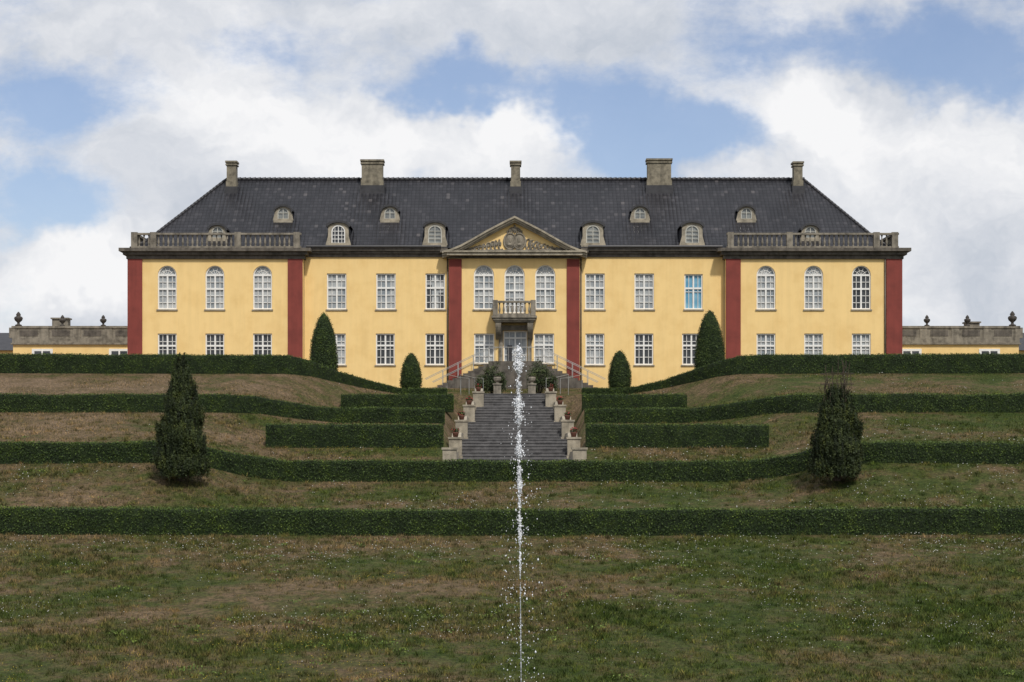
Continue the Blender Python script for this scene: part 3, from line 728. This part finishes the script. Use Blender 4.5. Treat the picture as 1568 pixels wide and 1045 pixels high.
# perron
pr=MB(); rl=MB()
xl,xr=X(748,128),X(830,128); zp=Z(556,DC)
pr.box(xl,xr,127.3,DC-.11,4.0,zp)
for s_,xs_,xe in((-1,xl,X(662,128)),(1,xr,X(916,128))):
    n=11; L_=(xe-xs_)/n
    for k in range(n):
        a=xs_+L_*k; b_=xs_+L_*(k+1); zz=zp-(zp-4.6)*(k+1)/(n+1)
        pr.box(min(a,b_),max(a,b_),127.9,DC-.5,4.0,zz)
    for yy in(127.85,129.25):
        for hh_ in(.95,.5):
            rl.tube((xs_,yy,zp+hh_),(xe,yy,4.65+hh_),.020,6)
        for k in range(0,n+1,3):
            a=xs_+L_*k; zz=zp-(zp-4.65)*k/n; rl.tube((a,yy,zz-.1),(a,yy,zz+.97),.02,6)
        rl.tube((xe,yy,4.65+.95),(xe+s_*.5,yy,4.65+.7),.020,6)
rl.tube((xl,127.4,zp+.95),(xr,127.4,zp+.95),.022,6)
for k in range(9): 
    x=xl+(xr-xl)*k/8; rl.tube((x,127.4,zp),(x,127.4,zp+.95),.014,5)
pr.build('entrance_perron','stoned',man); rl.build('perron_railings','iron',man)
gr=MB()
for s_ in(-1,1):
    for dx in(0,.9):
        pts=[(cx(122)+s_*(2.0+dx),118.8,5.0),(cx(122)+s_*(2.6+dx),121.5,5.15),(cx(122)+s_*(3.6+dx),124.5,5.5)]
        for a,b_ in zip(pts[:-1],pts[1:]): gr.tube(a,b_,.016,6)
        for p in pts: gr.tube((p[0],p[1],4.0),p,.014,6)
gr.build('terrace_handrails','iron',st)
# ------------------------------------------------ low side wings
def lowwing(p0,p1,dep,urns,block,wins):
    r=empty('low_garden_wing'); a=MB();b_=MB();c=MB();u=MB();g_=MB();f_=MB()
    x0,x1=X(p0,dep),X(p1,dep)
    a.box(x0,x1,dep,dep+8,4.5,Z(528,dep)); a.build('walls','yellow',r)
    b_.box(x0-.15,x1+.15,dep-.18,dep+8.1,Z(528,dep)+.001,Z(525.5,dep)); b_.box(x0-.05,x1+.05,dep-.08,dep+8.05,Z(525.5,dep)+.001,Z(518,dep)); 
    b_.box(x0-.02,x1+.02,dep-.02,dep+.3,Z(518,dep)+.001,Z(503,dep)); b_.box(x0-.1,x1+.1,dep-.1,dep+.38,Z(503,dep)+.001,Z(499.5,dep))
    n=max(3,int(abs(p1-p0)/46))
    for k in range(n+1):
        x=x0+(x1-x0)*k/n; b_.box(x-.3,x+.3,dep-.06,dep+.34,Z(518,dep)+.002,Z(502,dep))
    for k in range(n):
        xa=x0+(x1-x0)*(k+.5)/n; w_=(x1-x0)/n/2-.55
        c.box(xa-w_,xa+w_,dep-.045,dep+.01,Z(515,dep),Z(506,dep))
    for p,h_ in urns:
        x=X(p,dep); s=h_*dep/F
        u.lathe((x,dep+.15,Z(499.5,dep)),[(.24*s,0),(.24*s,.08*s),(.1*s,.14*s),(.09*s,.24*s),(.26*s,.4*s),(.31*s,.55*s),(.26*s,.64*s),(.13*s,.7*s),(.18*s,.78*s),(.11*s,.9*s),(.03*s,1.0*s)],12)
    for p,w_,t_ in block:
        b_.box(X(p-w_/2,dep),X(p+w_/2,dep),dep+2,dep+3,Z(520,dep),Z(t_,dep)); b_.box(X(p-w_/2,dep)-.1,X(p+w_/2,dep)+.1,dep+1.9,dep+3.1,Z(t_,dep)+.001,Z(t_-2.2,dep))
    for p in wins:
        f_.box(X(p-16,dep),X(p+16,dep),dep-.05,dep-.002,Z(575,dep),Z(534.5,dep)); g_.box(X(p-12,dep),X(p+12,dep),dep-.07,dep-.051,Z(573,dep),Z(538,dep))
        f_.box(X(p,dep)-.06,X(p,dep)+.06,dep-.1,dep-.072,Z(573,dep),Z(538,dep)); f_.box(X(p-12,dep),X(p+12,dep),dep-.095,dep-.073,Z(548,dep),Z(546,dep))
    b_.build('parapet_and_cornice','stone',r); c.build('parapet_panels','stoned',r); u.build('urns','urn',r,True); f_.build('window_frames','frame',r); g_.build('window_panes','gdark',r)
lowwing(20,215,145,[(27.5,22),(95,17),(157.5,17)],[(82,24,486)],[65,183])
lowwing(1365,1560,145,[(1420,17),(1482,17),(1551,23)],[(1500,20,492)],[1395,1515])
def outb(p0,p1):
    r=empty('slate_outbuilding'); x0,x1=X(p0,160),X(p1,160); w_=MB(); w_.box(x0,x1,160,170,4.5,Z(537,160)); w_.build('walls','yellow',r)
    q=MB(); ze=Z(537,160); zr=Z(510,165); q.add([(x0-.3,159.6,ze),(x1+.3,159.6,ze),(x1+.3,170.4,ze),(x0-.3,170.4,ze),(x0+3,165,zr),(x1-3,165,zr)],[(0,1,5,4),(1,2,5),(2,3,4,5),(3,0,4),(0,3,2,1)]); q.build('roof','lead',r)
outb(-260,62); outb(1515,1830)
# ------------------------------------------------ fountain
fo=empty('fountain_jet'); fd=46.0
ztop=Z(527,fd); zbot=-6.9
def jx(z): return np.interp(z,[zbot,Z(1045,fd),ztop],[X(798.5,fd),X(798,fd),X(793.5,fd)])
core=MB(); core2=MB()
zz=np.linspace(zbot,ztop-.15,420)
for k in range(len(zz)-1):
    t=(zz[k]-zbot)/(ztop-zbot)
    gap=math.sin(zz[k]*6.3+.7*math.sin(zz[k]*2.1))+.6*math.sin(zz[k]*15)
    if t>.35 and gap<-.75 and t<.8: continue
    r=.010+.07*max(0,t-.5)**1.2+.008*t
    if t>.45: r*=max(.35,.75+.45*gap)
    r*=rng.uniform(.7,1.4)
    wob=.05*max(0,t-.45)
    a_=(jx(zz[k])+wob*math.sin(k*.55),fd+wob*math.cos(k*.4),zz[k]); b_=(jx(zz[k+1])+wob*math.sin((k+1)*.55),fd+wob*math.cos((k+1)*.4),zz[k+1]+.008)
    (core if t>.42 else core2).tube(a_,b_,r,6,r*rng.uniform(.6,1.3))
core.build('jet_core','water',fo,True); core2.build('jet_lower_core','water2',fo,True)
n=5200; t=.42+.58*rng.random(n)**.75; z=zbot+(ztop-zbot)*t
gp=np.sin(z*6.3+.7*np.sin(z*2.1))+.6*np.sin(z*15)
sg=.012+.055*np.clip((t-.4)/.6,0,1)*np.clip(.6+.4*gp,.3,1.2)
kp=rng.random(n)<np.clip(.55+.4*gp,.12,1); z=z[kp]; sg=sg[kp]
m_=750; z2=zbot+(ztop-.3-zbot)*rng.random(m_); s2=np.interp(z2,[zbot,-3,-1,ztop],[.28,.26,.20,.07])
allz=np.concatenate([z,z2]); s_=np.concatenate([sg,s2])
xx=jx(allz)+rng.normal(size=len(allz))*s_; yy=fd+rng.normal(size=len(allz))*s_
P=np.stack([xx,yy,allz],1)
r_=(.004+.014*rng.random(len(P))**1.8)*np.where(rng.random(len(P))<.05,1.5,1)
o6=np.array([(1,0,0),(-1,0,0),(0,1,0),(0,-1,0),(0,0,1.7),(0,0,-1.7)],float)
f8=np.array([(0,2,4),(2,1,4),(1,3,4),(3,0,4),(2,0,5),(1,2,5),(3,1,5),(0,3,5)])
Vv=(P[:,None,:]+o6[None]*r_[:,None,None]).reshape(-1,3)
npmesh('droplets',Vv,3,'water',fo,None,(np.arange(len(P))[:,None,None]*6+f8[None]).reshape(-1))
bs=empty('fountain_basin'); b_=MB(); x=X(798,fd)
seg=48; pr_=[(4.6,-.3),(4.6,.35),(4.7,.35),(4.7,.45),(4.1,.45),(4.1,.35),(4.2,.35),(4.2,-.3)]
vs=[];fs=[]
for r,h_ in pr_:
    for k in range(seg): a=6.2832*k/seg; vs.append((x+r*math.cos(a),fd-1.5+r*math.sin(a),-7+h_))
for j in range(len(pr_)-1):
    for k in range(seg): fs.append((j*seg+k,j*seg+(k+1)%seg,(j+1)*seg+(k+1)%seg,(j+1)*seg+k))
b_.add(vs,fs); b_.build('stone_rim','stone',bs)
w_=MB(); w_.add([(x+4.19*math.cos(6.2832*k/seg),fd-1.5+4.19*math.sin(6.2832*k/seg),-6.75) for k in range(seg)],[tuple(range(seg))]); w_.build('water_surface','pool',bs)
nz=MB(); nz.lathe((x,fd,-7),[(.12,0),(.1,.2),(.04,.3),(.03,.4)],10); nz.build('nozzle','lead',bs)
# ------------------------------------------------ light
SE,SA=math.radians(50),math.radians(18)
ld=bpy.data.lights.new('sun','SUN'); ld.energy=2.9; ld.angle=math.radians(3.5); ld.color=(1,.95,.88)
lo=bpy.data.objects.new('sun',ld); col.objects.link(lo)
from mathutils import Vector
sdir=Vector((math.sin(SA)*math.cos(SE),-math.cos(SA)*math.cos(SE),math.sin(SE)))
lo.rotation_euler=sdir.to_track_quat('Z','Y').to_euler()
# ------------------------------------------------ world
w=bpy.data.worlds.new('World'); S.world=w; w.use_nodes=True; nt=w.node_tree; bg=nt.nodes['Background']
sk=N(nt,'ShaderNodeTexSky'); sk.sky_type='NISHITA'; sk.sun_disc=False; sk.sun_elevation=SE
sk.sun_rotation=math.atan2(sdir.x,sdir.y); sk.ozone_density=2.0; sk.dust_density=.6
tc=N(nt,'ShaderNodeTexCoord').outputs['Generated']; sp=N(nt,'ShaderNodeSeparateXYZ'); nt.links.new(tc,sp.inputs[0])
ay=mth(nt,'MAXIMUM',mth(nt,'ABSOLUTE',sp.outputs[1]),.2)
u=mth(nt,'DIVIDE',sp.outputs[0],ay); v=mth(nt,'DIVIDE',sp.outputs[2],ay)
cb=N(nt,'ShaderNodeCombineXYZ'); nt.links.new(u,cb.inputs[0]); nt.links.new(v,cb.inputs[1]); uvv=cb.outputs[0]
wn=noise(nt,uvv,10,5,.65)
vm=N(nt,'ShaderNodeVectorMath',operation='SUBTRACT'); nt.links.new(wn.outputs['Color'],vm.inputs[0]); vm.inputs[1].default_value=(.5,.5,.5)
vs_=N(nt,'ShaderNodeVectorMath',operation='SCALE'); nt.links.new(vm.outputs[0],vs_.inputs[0]); vs_.inputs['Scale'].default_value=.085
va=N(nt,'ShaderNodeVectorMath',operation='ADD'); nt.links.new(uvv,va.inputs[0]); nt.links.new(vs_.outputs[0],va.inputs[1]); wv=va.outputs[0]
def blobs(lst,start):
    acc=start
    for px,py,rx,ry,wt in lst:
        s1=N(nt,'ShaderNodeVectorMath',operation='SUBTRACT'); nt.links.new(wv,s1.inputs[0]); s1.inputs[1].default_value=((px-CX)/F,(HY-py)/F,0)
        s2=N(nt,'ShaderNodeVectorMath',operation='MULTIPLY'); nt.links.new(s1.outputs[0],s2.inputs[0]); s2.inputs[1].default_value=(F/rx,F/ry,0)
        s3=N(nt,'ShaderNodeVectorMath',operation='LENGTH'); nt.links.new(s2.outputs[0],s3.inputs[0])
        mr=N(nt,'ShaderNodeMapRange',interpolation_type='SMOOTHSTEP'); nt.links.new(s3.outputs['Value'],mr.inputs[0]); mr.inputs[1].default_value=0; mr.inputs[2].default_value=1.3; mr.inputs[3].default_value=wt; mr.inputs[4].default_value=0
        acc=mth(nt,'ADD',acc,mr.outputs[0])
    return acc
fb=noise(nt,scaled(nt,uvv,(1,1.7,1)),7,8,.66)
den=mth(nt,'ADD',fb.outputs[0],.02)
den=blobs([(110,145,150,90,-.25),(80,325,170,65,-.34),(45,440,60,40,-.12),(400,50,190,50,-.20),(700,140,150,50,-.28),(1010,205,210,75,-.40),(1350,50,300,65,-.28),(1480,120,150,65,-.30),(880,140,140,60,-.18),(1440,180,60,30,-.15),
 (500,210,330,70,.30),(780,215,120,75,.26),(230,25,300,45,.18),(780,40,280,50,.22),(1270,165,110,60,.34),(1370,270,220,130,.36),(1100,255,120,40,.16),(120,430,140,60,.34),(290,330,170,110,.24),(1460,400,200,110,.26)],den)
mask=N(nt,'ShaderNodeMapRange',interpolation_type='SMOOTHSTEP'); nt.links.new(den,mask.inputs[0]); mask.inputs[1].default_value=.26; mask.inputs[2].default_value=.59; mask.inputs[3].default_value=.10; mask.inputs[4].default_value=1
br=mth(nt,'MULTIPLY',noise(nt,scaled(nt,wv,(1,1.5,1)),11,6,.6).outputs[0],.95)
br=blobs([(540,210,300,70,.20),(780,200,110,55,.20),(1260,160,120,60,.32),(1400,250,230,110,.22),(110,430,130,60,.26),(300,150,220,70,.14),(760,60,260,60,-.12),(1200,50,300,60,-.04),(250,320,160,80,-.02),(1300,420,200,70,-.06),(640,300,320,80,.10)],br)
cr=ramp(nt,br,[(.25,(5.0,5.5,6.3)),(.47,(7.0,7.25,7.75)),(.70,(9.3,9.3,9.4))])
blue=mixc(nt,1.0,sk.outputs[0],(1.08,1.02,1.10),'MULTIPLY')
o=mixc(nt,mask.outputs[0],blue,cr.outputs[0])
nt.links.new(o,bg.inputs['Color']); bg.inputs['Strength'].default_value=.1
# ------------------------------------------------ camera
cd=bpy.data.cameras.new('camera'); co_=bpy.data.objects.new('camera',cd); col.objects.link(co_); S.camera=co_
co_.location=(0,0,0); co_.rotation_euler=(math.radians(90),0,0)
cd.sensor_width=36; cd.lens=36*F/1568; cd.shift_y=(HY-522.5)/1568; cd.clip_start=.5; cd.clip_end=6000
